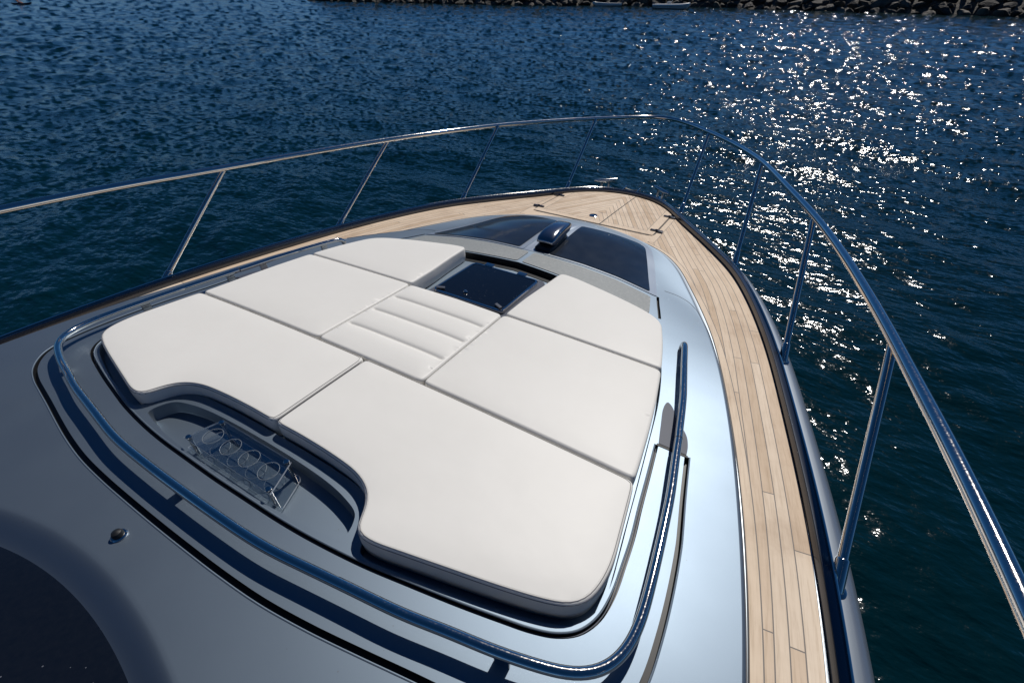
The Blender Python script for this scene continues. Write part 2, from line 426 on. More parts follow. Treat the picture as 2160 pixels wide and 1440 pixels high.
# ------------------------------------------------------------------ yacht
YACHT = empty('motor_yacht', W3((0, 0, -2.79)))
tag(YACHT, 'silver grey motor yacht with teak side decks and steel bow rail', 'yacht')
YINV = Vector(YACHT.location)
def ych(o):                       # parent keeping world coordinates
    o.parent = YACHT; o.matrix_parent_inverse = Matrix.Translation(-YINV); return o

TO_h = [(0, 4.655), (.10, 4.645), (.22, 4.60), (.33, 4.525), (.42, 4.43), (.54, 4.24), (.673, 4.013), (.882, 3.687), (1.051, 3.415), (1.194, 3.17), (1.305, 2.89), (1.392, 2.63),
        (1.459, 2.397), (1.514, 2.185), (1.556, 1.995), (1.591, 1.83), (1.622, 1.686), (1.672, 1.445), (1.711, 1.244), (1.74, 1.075), (1.762, .929), (1.785, .745), (1.815, .45), (1.845, 0), (1.88, -.8), (1.92, -2), (1.93, -3.2)]
TI_h = [(0, 3.43), (.20, 3.425), (.36, 3.405), (.478, 3.375), (.60, 3.318), (.742, 3.208), (.88, 3.02), (1.003, 2.766), (1.12, 2.51), (1.23, 2.239), (1.32, 1.96), (1.402, 1.663), (1.473, 1.377),
        (1.532, 1.095), (1.579, .811), (1.606, .60), (1.635, .3), (1.66, -.2), (1.69, -1), (1.72, -2), (1.73, -3.2)]
TO = resamp(catmull(mirror(TO_h), 10), n=560)
TI = resamp(catmull(mirror(TI_h), 10), n=560)
for _ in range(36):
    TO[1:-1] = TO[1:-1]*.5+.25*(TO[:-2]+TO[2:])
    if _ < 20: TI[1:-1] = TI[1:-1]*.5+.25*(TI[:-2]+TI[2:])
# travelling from port aft over the bow to starboard aft: left side = outboard
def onz_ring(P, dz, f=zdk): return np.c_[P, f(P[:, 1])+dz]

# hull with gunwale
mb = MB(); rings = []
for d, dz in [(-.02, -.010), (0, -.004), (.048, -.004), (.085, -.006), (.108, -.014), (.126, -.030), (.137, -.055), (.141, -.09), (.136, -.16)]:
    rings.append(onz_ring(offset(TO, d), dz))
O9 = offset(TO, .136)
for fz, fx, dy in [(-.45, .965, -.06), (-.8, .90, -.22), (-1.1, .80, -.50), (-1.45, .62, -1.0)]:
    P = O9.copy(); P[:, 0] *= fx; k = np.clip((P[:, 1]+1)/5.8, 0, 1)**1.5; P[:, 1] += dy*k*1.6; P[:, 0] *= 1-(1-fx)*k
    rings.append(np.c_[P, zdk(P[:, 1])*0-1.5+fz])
mb.loft(rings[::-1])
# transom
a0 = [r[0] for r in rings]; a1 = [r[-1] for r in rings]
mb.add(a0+a1[::-1], [tuple(range(len(a0)*2))])
ych(mb.build('hull', M['hull'], sharp=50))

# teak deck
REF = TO[TO[:, 0] > 0]; REF = REF[np.argsort(-REF[:, 1])]
i0 = int(np.argmin(np.abs(REF[:, 1]-2.95))); p0 = REF[i0]; an = math.radians(24.0)
REFc = np.vstack([p0+np.array([-math.sin(an), math.cos(an)])*3.0, p0, REF[i0+1:]])
def plank_attr(o, XY, mfun):
    X = np.array(XY, float).copy(); X[:, 0] = np.abs(X[:, 0])
    d, arc = dist(REFc, X, witharc=True)
    # signed: right of REF (outboard) negative
    ln = p0; tdir = np.array([-math.sin(an), math.cos(an)]); nrm = np.array([-math.cos(an), -math.sin(an)])
    sgn = np.where((X[:, 1] > 2.6) & (((X-ln)@nrm) < 0), -1, 1)
    q = d*sgn
    q = np.where(q < -.002, q+.052-.0, q)          # planks outside the reference keep the pitch
    q = np.where(d*sgn < -.002, .052+(d*sgn-.052) % .0395+.0395*np.floor((d*sgn)/.0395+200), q)
    at = o.data.attributes.new('plank', 'FLOAT_VECTOR', 'POINT')
    at.data.foreach_set('vector', np.stack([q, arc, mfun(np.array(XY, float))], 1).astype(np.float32).ravel())
nr_ = 30
V = []; XY = []
for k in range(nr_+1):
    t = k/nr_; P = TI*(1-t)+TO*t; XY.append(P); V.append(np.c_[P, zdk(P[:, 1])])
XY = np.vstack(XY)
mb = MB(); mb.loft(V)
def m_deck(X):
    di = dist(TI, X)-.036
    ax = np.abs(X[:, 0]); dx = ax-.60; dy = 3.40-X[:, 1]
    sd = np.maximum(dx, dy)
    return np.minimum(di, sd)
o = mb.build('teak_deck', M['teak']); ych(o); plank_attr(o, XY, m_deck)
# pale margin beside the toe rail, wider aft
mb = MB(); sl_ = TO[:, 1] < 1.35
for side in (-1, 1):
    mb = MB(); P = TO[sl_ & (TO[:, 0]*side > 0)]; w = np.clip((1.25-P[:, 1])*.016, 0, .012)
    Q = P-offset(P, 1.0)+P; dirn = (offset(P, -1.0)-P)
    mb.loft([np.c_[P+dirn*w[:, None], zdk(P[:, 1])+.0025], np.c_[P+dirn*.0, zdk(P[:, 1])+.0035]])
    ych(mb.build('deck_margin', M['hull']))

# toe rail
mb = MB(); prof = [(.002, -.003), (.002, .036), (.006, .042), (.034, .042), (.040, .037), (.043, .02), (.043, -.005)]
rings = [onz_ring(offset(TO, d), dz) for d, dz in prof]
mb.loft(rings[::-1]); ych(mb.build('toe_rail', M['steel_dark'], sharp=40))
mb = MB(); P = offset(TO, .037); mb.tube(np.c_[P, zdk(P[:, 1])+.042], .0045, 8); ych(mb.build('toe_rail_bead', M['silver_rail']))

# ---- foredeck moulding (silver)
SH = offset(TI, -.052)                       # shoulder of the moulding
outer = ccw(SH)
W_h = [(0, 2.28), (.27, 2.25), (.55, 2.21), (.75, 2.165), (.885, 2.12), (.965, 2.06), (1.005, 1.95), (1.05, 1.78), (1.095, 1.60), (1.128, 1.42), (1.152, 1.2), (1.172, 1.0), (1.186, .85), (1.199, .72), (1.206, .62), (1.196, .54), (1.16, .482), (1.1, .449), (1.0, .418), (.85, .381), (.7, .353),
       (.605, .337), (.568, .342), (.550, .372), (.527, .425), (.49, .470), (.43, .494), (.3, .506), (.15, .510), (0, .511)]
Wl = catmull(W_h, 8); WELL = ccw(resamp(np.vstack([Wl, flipx(Wl)[::-1][1:-1]]), .014, closed=True))
TR_h = [(0, .301), (.2, .307), (.36, .319), (.455, .334), (.493, .345), (.497, .362), (.485, .40), (.465, .425), (.40, .446), (.31, .460), (.15, .468), (0, .470)]
Tl = catmull(TR_h, 6); TRAY = ccw(resamp(np.vstack([Tl, flipx(Tl)[::-1][1:-1]]), .010, closed=True))
def band(P, w):
    return ccw(np.vstack([offset(P, w/2), offset(P, -w/2)[::-1]]))
S1_h = [(0, .110), (.15, .111), (.3, .114), (.45, .122), (.60, .140), (.74, .163), (.88, .188), (1.0, .208), (1.10, .226), (1.19, .252), (1.255, .287), (1.305, .330), (1.335, .385), (1.350, .46), (1.355, .57), (1.352, .703), (1.341, .849), (1.334, .90), (1.313, 1.039), (1.289, 1.215)]
S2_h = [(0, .286), (.15, .288), (.3, .291), (.43, .299), (.60, .318), (.74, .342), (.88, .368), (1.0, .394), (1.07, .411), (1.13, .434), (1.178, .470), (1.209, .525), (1.222, .60), (1.221, .70), (1.217, .80), (1.206, .911), (1.195, 1.043), (1.180, 1.21)]
S1 = resamp(catmull(mirror(S1_h), 6), .016); S2 = resamp(catmull(mirror(S2_h), 6), .014)
S3h = resamp(catmull([(.872, 2.425), (.897, 2.33), (.925, 2.235), (.952, 2.14)], 4), .02)
chan = [(S1, .0165, .022), (S2, .012, .02), (S3h, .016, .02), (flipx(S3h)[::-1], .016, .02)]
bands = [band(P, w) for P, w, d in chan]
holes = [WELL, TRAY]+bands
pts = grid_pts(outer, holes, .045, .012)
# extra rows near the windscreen dip for a smooth shadow line
ex = []
tt = -.030-.30*pts[:, 0]**2-pts[:, 1]; pts = pts[(tt < -.03) | (tt > .145)]
for t in np.linspace(-.018, .132, 16):
    xs = np.linspace(-1.35, 1.35, 136); ex.append(np.stack([xs, -.030-.30*xs**2-t], 1))
ex = np.vstack(ex); ex = ex[inside(outer, ex)]; ex = ex[dist(S1, ex) > .02]; ex = ex[dist(outer, ex, True) > .01]; pts = np.vstack([pts, ex])
vo, F = cdt(outer, holes, pts)
o = mesh_obj('foredeck_moulding', np.c_[vo, zt(vo[:, 0], vo[:, 1])], F, M['silver'], normals=surf_normals(zt, vo)); ych(o)
# rounded shoulder, side and foot flange
mb = MB(); rings = [np.c_[SH, zt(SH[:, 0], SH[:, 1])]]
zs = zt(SH[:, 0], SH[:, 1]); zdv = zdk(TI[:, 1])+.004
for d, t in [(-.046, .02), (-.040, .07), (-.035, .16), (-.031, .32), (-.028, .6), (-.026, .97)]:
    P = offset(TI, d); rings.append(np.c_[P, zs*(1-t)+zdv*t])
mb.loft(rings[::-1]); ych(mb.build('moulding_side', M['silver'], sharp=60))
mb = MB(); mb.loft([np.c_[offset(TI, -.0255), zdv-.002], np.c_[offset(TI, -.021), zdv], np.c_[offset(TI, -.004), zdv]][::-1])
ych(mb.build('foot_flange', M['hull']))
mb = MB(); mb.loft([np.c_[offset(TI, -.006), zdv+.001], np.c_[offset(TI, -.0005), zdv+.001]][::-1]); ych(mb.build('deck_seal', M['gap']))
# channels
for i, (P, w, d) in enumerate(chan):
    A_ = offset(P, w/2); Bq = offset(P, -w/2); Cm = P[:, :2]
    z = lambda Q, dz: np.c_[Q, zt(Q[:, 0], Q[:, 1])+dz]
    mb = MB(); mb.loft([z(A_, 0), z(A_, -d), z(Bq, -d), z(Bq, 0)]); ych(mb.build('drain_channel', M['black'], sharp=30))
    if i < 2:       # bright rolled lip
        mb = MB(); e_ = offset(P, (w/2+.002)*(1 if i == 0 else 1)*1); e2 = offset(P, -(w/2+.002))
        mb.tube(z(e2 if i == 0 else e_, -.0015), .0032, 8); ych(mb.build('channel_lip', M['silver']))
        if i == 1:
            mb = MB(); mb.tube(z(Cm, -.010), .0018, 6); ych(mb.build('channel_seal', M['plate']))
# pad well
DW = .040
zw = lambda x, y: zc(x, y)-DW
vw, Fw = cdt(WELL, [], grid_pts(WELL, [], .06, .02))
mb = MB(); mb.add(np.c_[vw, zw(vw[:, 0], vw[:, 1])], Fw)
r0 = np.c_[WELL, zc(WELL[:, 0], WELL[:, 1])]; r1 = np.c_[WELL, zw(WELL[:, 0], WELL[:, 1])]
mb.loft([r0, r1], closed=True); ych(mb.build('cushion_well', M['silver'], sharp=40))
fr_ = resamp(mirror(catmull([(0, 2.276), (.27, 2.246), (.55, 2.206), (.75, 2.161), (.88, 2.116)], 6)), .02)
mb = MB(); g2 = offset(fr_, -.055); mb.loft([np.c_[fr_, zc(fr_[:, 0], fr_[:, 1])-.004], np.c_[fr_, zw(fr_[:, 0], fr_[:, 1])+.004], np.c_[g2, zw(g2[:, 0], g2[:, 1])+.003]]); ych(mb.build('well_front_band', M['black'], sharp=30))  # black band over the well's front wall and floor edge
# tray
zq = lambda x, y: zc(x, y)-.052
TB = offset(TRAY, .006, True)
vw, Fw = cdt(TB, [], grid_pts(TB, [], .04, .012)); mb = MB(); mb.add(np.c_[vw, zq(vw[:, 0], vw[:, 1])], Fw)
mb.loft([np.c_[TRAY, zc(TRAY[:, 0], TRAY[:, 1])], np.c_[offset(TRAY, .003, True), zq(TRAY[:, 0], TRAY[:, 1])+.006], np.c_[TB, zq(TB[:, 0], TB[:, 1])]], closed=True)
ych(mb.build('stowage_tray', M['silver'], sharp=50))
# end plates of the coaming, with their forward tongue
for sgn in (1, -1):
    P = catmull([(1.184, 1.218), (1.166, 1.32), (1.150, 1.43), (1.158, 1.462), (1.18, 1.445), (1.212, 1.385), (1.245, 1.345), (1.268, 1.31), (1.282, 1.26), (1.286, 1.220)], 4)
    P = P if sgn > 0 else flipx(P)
    mb = MB(); mb.prism(P, lambda x, y: zc(x, y)-.004, lambda x, y: zc(x, y)+.003); ych(mb.build('end_plate', M['plate'], sharp=30))
    P = np.array([(1.178, 1.206), (1.292, 1.209), (1.292, 1.2185), (1.178, 1.2165)]); P = P if sgn > 0 else flipx(P)
    mb = MB(); mb.prism(P, lambda x, y: zc(x, y)-.004, lambda x, y: zc(x, y)+.0018); ych(mb.build('plate_seal', M['gap']))
    # moulded knuckle line running forward from the window corner
    P = resamp(catmull([(.882, 2.56), (.955, 2.565), (1.03, 2.53), (1.09, 2.46), (1.14, 2.36), (1.185, 2.25), (1.225, 2.13), (1.255, 2.03)], 5), .02); P = P if sgn > 0 else flipx(P)
    mb = MB(); mb.tube(np.c_[P, zc(P[:, 0], P[:, 1])-.0004], .0022, 6); ych(mb.build('knuckle_line', M['plate']))

# ---- windows, strips
def smooth_poly(P, step=.01, it=4, closed=True):
    Q = resamp(P, step, closed=closed)
    for _ in range(it):
        Q = Q*.5+.25*(np.roll(Q, 1, 0)+np.roll(Q, -1, 0))
    return Q
def slab(poly, z0, z1, zf, step=.05):
    poly = ccw(poly); v, F_ = cdt(poly, [], grid_pts(poly, [], step, step*.3))
    mb = MB(); mb.add(np.c_[v, zf(v[:, 0], v[:, 1])+z1], F_)
    mb.loft([np.c_[poly, zf(poly[:, 0], poly[:, 1])+z0], np.c_[poly, zf(poly[:, 0], poly[:, 1])+z1]], closed=True); return mb
GLh = np.array([(.112, 2.503), (.357, 2.507), (.60, 2.492), (.815, 2.452), (.75, 2.66), (.682, 2.88), (.612, 3.09), (.60, 3.125), (.575, 3.165), (.525, 3.19), (.36, 3.165), (.102, 3.10)])
FRh = np.array([(.075, 2.482), (.357, 2.486), (.60, 2.472), (.868, 2.418), (.80, 2.66), (.722, 2.93), (.655, 3.12), (.635, 3.165), (.59, 3.215), (.52, 3.235), (.36, 3.21), (.075, 3.135)])
for sgn in (1, -1):
    g = GLh if sgn > 0 else flipx(GLh); f_ = FRh if sgn > 0 else flipx(FRh)
    fr = ych(slab(smooth_poly(f_, .012, 2), -.003, .004, zc).build('window_frame', M['frame'], sharp=40))
    w_ = slab(smooth_poly(g, .012, 2), -.003, .008, zc).build('window_pane', M['window'], sharp=40)
    w_.parent = fr; w_.matrix_parent_inverse = Matrix.Identity(4)
    st = np.array([(.018, 2.294), (.27, 2.264), (.55, 2.224), (.75, 2.179), (.862, 2.142), (.888, 2.16), (.838, 2.382), (.60, 2.446), (.357, 2.464), (.018, 2.466)])
    st = st if sgn > 0 else flipx(st)
    ych(slab(smooth_poly(st, .012, 2), -.003, .004, zc).build('anti_slip_strip', M['strip'], sharp=40))
P = np.array([(-.073, 2.484), (.073, 2.484), (.073, 3.135), (-.073, 3.135)])
ych(slab(P, -.003, .002, zc, .03).build('window_mullion', M['frame'], sharp=40))

# ---- skylight hatch
def rrect(x0, x1, y0, y1, r, n=6):
    P = []
    for cx, cy, a0_ in [(x1-r, y0+r, -90), (x1-r, y1-r, 0), (x0+r, y1-r, 90), (x0+r, y0+r, 180)]:
        for k in range(n+1):
            a_ = math.radians(a0_+90*k/n); P.append((cx+r*math.cos(a_), cy+r*math.sin(a_)))
    return np.array(P)
mb = MB()
for (x0, x1, y0, y1, z0, z1) in [(-.262, .262, 1.655, 2.165, -.002, .016)]:
    mb.prism(rrect(x0, x1, y0, y1, .04), lambda x, y: zw(x, y)+z0, lambda x, y: zw(x, y)+z1)
base = ych(mb.build('skylight_base', M['plate'], sharp=35))
def sub(o, p): o.parent = p; o.matrix_parent_inverse = Matrix.Identity(4); return o
mb = MB(); o1 = rrect(-.232, .232, 1.688, 2.128, .035); o2 = rrect(-.218, .218, 1.702, 2.114, .025)
zh = lambda P, d: np.c_[P, zc(P[:, 0], P[:, 1])+d]
mb.loft([zh(o1, -.026), zh(o1, -.006), zh(offset(o1, .004, True), -.001), zh(o2, -.001), zh(o2, -.008)], closed=True)
sub(mb.build('skylight_frame', M['chrome'], sharp=35), base)
sub(slab(resamp(o2, .03, closed=True), -.02, -.004, zc, .06).build('skylight_pane', M['dark_glass'], sharp=40), base)
for x in (-.125, .105):
    mb = MB(); p = (x, 2.138, float(zc(x, 2.138))-.004); mb.box(p, (.058, .034, .014), bev=.003); sub(mb.build('hinge', M['chrome']), base)
for x, rz in ((-.192, 20), (.188, -25)):
    mb = MB(); a_ = math.radians(rz); R = [[math.cos(a_), -math.sin(a_), 0], [math.sin(a_), math.cos(a_), 0], [0, 0, 1]]
    mb.box((x, 1.722, float(zc(x, 1.72))+.004), (.05, .018, .009), R, .003); sub(mb.build('latch', M['plate']), base)
mb = MB(); mb.lathe([(.004, .0), (.011, .001), (.012, .006), (.008, .012), (.001, .014)], (-.05, 1.76, float(zc(0, 1.76))-.003)); sub(mb.build('vent_knob', M['chrome']), base)

# ---- hooded deck light on the mullion
def lamp():
    z0 = lambda y: float(zc(0, y)); XC = .052
    mb = MB(); rings = []
    for y, w, zb, zt_ in [(2.515, .052, .003, .012), (2.53, .062, .003, .030), (2.60, .064, .003, .040), (2.74, .060, .003, .040), (2.82, .048, .003, .032), (2.84, .034, .003, .015)]:
        a_ = np.linspace(0, np.pi, 12); ring = [(XC+(w*np.cos(t)*abs(np.cos(t))**-.35 if abs(np.cos(t)) > .02 else 0), y, z0(y)+zb+(zt_-zb)*np.sin(t)**.5) for t in a_]
        rings.append(ring)
    mb.loft([np.array(r) for r in rings]); base = mb.build('deck_light', M['black'], sharp=40); ych(base)
    mb = MB(); rings = []
    for y, w, zl, zh_ in [(2.545, .046, .056, .062), (2.550, .058, .052, .074), (2.575, .066, .050, .092), (2.62, .069, .052, .106), (2.68, .068, .056, .113), (2.76, .064, .058, .112), (2.84, .058, .060, .104), (2.885, .050, .064, .092), (2.90, .034, .068, .082)]:
        a_ = np.linspace(-.25, np.pi+.25, 20); ring = []
        for t in a_:
            c_, s_ = math.cos(t), math.sin(t)
            x = XC+w*math.copysign(abs(c_)**.5, c_); zz = zl+(zh_-zl)*(abs(s_)**.55 if s_ > 0 else s_*.8)
            ring.append((x, y, z0(y)+zz))
        rings.append(ring)
    mb.loft([np.array(r) for r in rings], closed=True, cap=True); h = mb.build('light_hood', M['hood'], sharp=45); sub(h, base)
    mb = MB(); mb.box((XC, 2.69, z0(2.69)+.048), (.090, .26, .034), bev=.008); sub(mb.build('lens', M['dark_glass']), base)
lamp()

# ---- rails
RAIL = [(0, 5.655, -1.18), (.12, 5.625, -1.179), (.319, 5.448, -1.172), (.50, 5.215, -1.158), (.645, 5.005, -1.141), (.919, 4.55, -1.108), (1.143, 4.027, -1.064), (1.309, 3.471, -1.019), (1.432, 3.07, -.993), (1.527, 2.757, -.975),
        (1.597, 2.463, -.958), (1.651, 2.212, -.943), (1.691, 1.994, -.930), (1.722, 1.811, -.919), (1.748, 1.653, -.910), (1.781, 1.379, -.889), (1.807, 1.177, -.872), (1.834, .951, -.858), (1.856, .736, -.846), (1.885, .4, -.832), (1.915, -.1, -.82), (1.94, -.9, -.81), (1.95, -1.6, -.805)]
mb = MB(); P = resamp(catmull(mirror(RAIL), 40), .025)
for _ in range(60): P[1:-1] = P[1:-1]*.5+.25*(P[:-2]+P[2:])
mb.tube(P, .0192, 24)
GR_ = ych(mb.build('guard_rail', M['silver_rail']))
def base_pt(y, d=.072):
    st_ = TO[TO[:, 0] > 0]; o_ = offset(TO, d)[TO[:, 0] > 0]; i = np.argmin(np.abs(o_[:, 1]-y)); p = o_[i]; return np.array([p[0], p[1], float(zdk(p[1]))-.006])
ST = [((.584, 5.034, -1.148), (.592, 4.385)), ((1.149, 3.952, -1.062), (1.200, 3.353)), ((1.507, 2.849, -.985), (1.580, 2.209)), ((1.757, 1.642, -.912), (1.802, 1.031)), ((1.905, .25, -.83), (1.91, -.35))]
for tp, yb in ST:
    for sgn in (1, -1):
        t_ = np.array(tp)*[sgn, 1, 1]; b_ = np.array([yb[0], yb[1], float(zdk(yb[1]))-.006])*[sgn, 1, 1]
        mb = MB(); mb.tube([b_, b_*.5+t_*.5, t_], .0152, 18); s_ = sub(mb.build('stanchion', M['silver_rail']), GR_)
        mb = MB(); u_ = (t_-b_)/np.linalg.norm(t_-b_); mb.tube([b_-u_*.004, b_+u_*.088, b_+u_*.094, b_+u_*.097], [.0212, .0198, .0185, .0155], 18); sub(mb.build('stanchion_sleeve', M['silver_rail']), GR_)
        mb = MB(); mb.lathe([(.029, -.002), (.029, .004), (.023, .008)], b_+[0, 0, 0]); sub(mb.build('stanchion_foot', M['chrome']), GR_)
# low grab rail round the cushions
GB = [(0, .199), (.147, .2), (.375, .208), (.519, .227), (.669, .248), (.798, .266), (.913, .291), (1.03, .313), (1.12, .337), (1.20, .362), (1.24, .388), (1.265, .412), (1.283, .445), (1.296, .49), (1.302, .55), (1.301, .607), (1.297, .686), (1.292, .771), (1.285, .864), (1.277, .966), (1.262, 1.08), (1.244, 1.215), (1.2435, 1.224)]
P = catmull(GB, 20); P = np.c_[P, zc(P[:, 0], P[:, 1])+.058]
P = resamp(mirror(P), .008)
for _ in range(60): P[1:-1] = P[1:-1]*.5+.25*(P[:-2]+P[2:])
mb = MB(); mb.tube(P[::2] if len(P) % 2 else np.vstack([P[::2], P[-1:]]), .0142, 18); GRB = ych(mb.build('grab_rail', M['silver_rail']))
GF = [(1.2432, 1.230), (1.234, 1.285), (1.212, 1.44), (1.196, 1.524), (1.177, 1.619), (1.156, 1.724), (1.138, 1.82)]
for sgn in (1, -1):
    P = catmull(GF, 5); P = np.c_[P, zc(P[:, 0], P[:, 1])+.056]
    e_ = np.array([(1.131, 1.855, 0), (1.125, 1.878, -.012), (1.121, 1.888, -.03), (1.120, 1.890, -.062)]); z_ = float(zc(1.12, 1.88))+.056; e_[:, 2] += z_
    P = resamp(catmull(np.vstack([P[::4], e_]), 4), .012); P[:, 0] *= sgn
    mb = MB(); mb.tube(P, .0142, 18); f_ = sub(mb.build('hand_rail', M['silver_rail']), GRB)
    j = P[0]; mb = MB(); t0 = (P[1]-P[0])/np.linalg.norm(P[1]-P[0]); mb.tube([j-t0*.007, j+t0*.001], .0128, 14); sub(mb.build('rail_joint', M['gap']), GRB)
def bracket(x, y, tx, ty):
    z = float(zc(x, y)); mb = MB(); a_ = math.atan2(ty, tx); R = [[math.cos(a_), -math.sin(a_), 0], [math.sin(a_), math.cos(a_), 0], [0, 0, 1]]
    mb.box((x, y, z+.024), (.040, .016, .056), R, .004); sub(mb.build('rail_bracket', M['silver_rail']), GRB)
Q = mirror(np.array(GB)[:, :2])
for y, half in [(.75, 1), (1.17, 1), (1.36, 2), (1.75, 2)]:
    c_ = np.array(GB) if half == 1 else np.array(GF); m_ = c_[:, 1] > .45; c_ = c_[m_] if half == 1 else c_
    x = float(np.interp(y, c_[:, 1], c_[:, 0])); 
    for sgn in (1, -1): bracket(x*sgn, y, -.1*sgn, 1)
bracket(-.03, .199, 1, 0); bracket(1.045, .317, 1, .2); bracket(-1.045, .317, 1, -.2)

# ---- bow fittings
def lid(x0, x1, name):
    P = []
    xs = np.linspace(x0, x1, 14); T_ = TO[(TO[:, 1] > 4.0)]; T_ = T_[np.argsort(T_[:, 0])]
    top = np.stack([xs, np.minimum(np.interp(xs, T_[:, 0], T_[:, 1])-.012, 9)], 1)
    poly = np.vstack([[(x0, 3.545)], [(x1, 3.545)], top[::-1]])
    poly = ccw(resamp(poly, .02, closed=True))
    v, F_ = cdt(poly, [], grid_pts(poly, [], .02, .006)); mb = MB(); mb.add(np.c_[v, zdk(v[:, 1])+.006], F_); nv = len(v)
    mb.loft([np.c_[poly, zdk(poly[:, 1])-.01], np.c_[poly, zdk(poly[:, 1])+.006]], closed=True)
    o = mb.build(name, M['teak'], sharp=40)
    XYv = np.array([q[:2] for q in mb.V])
    def mf(X): return np.minimum(X[:, 1]-3.62, .475-np.abs(X[:, 0]))
    plank_attr(o, XYv, mf); ych(o); return o
LP = lid(-.540, .088, 'locker_lid'); LS = lid(.097, .545, 'locker_lid')
mb = MB()
T_ = TO[(TO[:, 1] > 4.0)]; T_ = T_[np.argsort(T_[:, 0])]
yt = lambda x: float(np.interp(x, T_[:, 0], T_[:, 1]))
for P in ([(-.547, yt(-.547)), (-.547, 3.60), (-.535, 3.552), (-.50, 3.538), (.50, 3.538), (.54, 3.552), (.552, 3.60), (.552, yt(.552))], [(.0925, 3.538), (.0925, yt(.09)-.01)], [(-.02, 3.538), (-.02, 3.45)]):
    P = resamp(np.array(P, float), .02); mb.loft([np.c_[offset(P, .0045), zdk(P[:, 1])+.0035], np.c_[offset(P, -.0045), zdk(P[:, 1])+.0035]])
ych(mb.build('locker_seam', M['gap']))
for x in (-.545, .548):
    for y in (3.66, 4.115):
        mb = MB(); z = float(zdk(y))+.011; mb.box((x, y, z), (.105, .026, .010), bev=.004); mb.tube([(x-.011, y, z+.004), (x+.011, y, z+.004)], .009, 10)
        h = mb.build('lid_hinge', M['steel_dark']); sub(h, LP if x < 0 else LS)
mb = MB(); mb.lathe([(.036, 0), (.036, .006), (.030, .008), (.028, .005), (.02, .005), (.006, .007)], (-.03, 3.71, float(zdk(3.71))+.006), 28); sub(mb.build('lift_ring', M['chrome'], sharp=40), LP)
for sgn in (1, -1):
    c = np.array([.300, 4.76]); d_ = np.array([-.19, .155]); d_ /= np.linalg.norm(d_); c[0] *= sgn; d_[0] *= sgn
    z = float(zdk(4.72))-.006
    mb = MB(); hz = z+.082; ends = []
    a_ = c-d_*.125; b_ = c+d_*.125
    mb.tube([(*a_, hz+.006), (*(a_*.7+b_*.3), hz), (*(a_*.3+b_*.7), hz), (*b_, hz+.006)], [.010, .019, .019, .010], 14)
    for s_ in (-.04, .04):
        p = c+d_*s_; mb.tube([(*p, z), (*p, hz)], [.019, .014], 12)
    mb.box((c[0], c[1], z+.003), (.14, .04, .006), [[d_[0], -d_[1], 0], [d_[1], d_[0], 0], [0, 0, 1]], .002)
    ych(mb.build('mooring_cleat', M['silver_rail'], sharp=50))
# stem roller with cheek plates
zb = float(zdk(4.7))
mb = MB()
for x in (-.075, .075): mb.box((x, 4.72, zb+.018), (.010, .17, .060), bev=.003)
mb.box((0, 4.71, zb-.004), (.14, .19, .010), bev=.003); br = ych(mb.build('stem_roller', M['chrome'], sharp=40))
mb = MB(); mb.tube([(-.07, 4.76, zb+.012), (-.03, 4.76, zb+.012), (0, 4.76, zb+.012), (.03, 4.76, zb+.012), (.07, 4.76, zb+.012)], [.022, .015, .012, .015, .022], 16); sub(mb.build('roller', M['black']), br)
# washer nozzle
mb = MB(); zz = float(zc(-.045, .035)); mb.lathe([(.021, -.002), (.021, .003), (.0185, .006), (.015, .007)], (-.045, .035, zz), 28); nz = ych(mb.build('washer_nozzle', M['chrome'], sharp=30))
mb = MB(); mb.lathe([(.015, .004), (.015, .012), (.012, .019), (.006, .022), (.001, .023)], (-.045, .035, zz), 24); sub(mb.build('nozzle_cap', M['black'], sharp=40), nz)
# windscreen
def screen():
    xs = np.linspace(-1.25, 1.25, 60); rows = []
    for t in np.linspace(0, 1, 14):
        y = -.098-.26*xs**2-.10*xs**4-t*1.1
        z = zc(xs, -.10-.3*xs**2)-.047+.004+t*.30-.02*xs**2
        rows.append(np.stack([xs*(1-.12*t), y, z], 1))
    mb = MB(); mb.loft(rows); o = ych(mb.build('windscreen', M['dark_glass']))
    P = rows[0].copy(); mb = MB(); mb.tube(P+[0, .003, .001], .0038, 8); sub(mb.build('screen_trim', M['silver']), o)
screen()

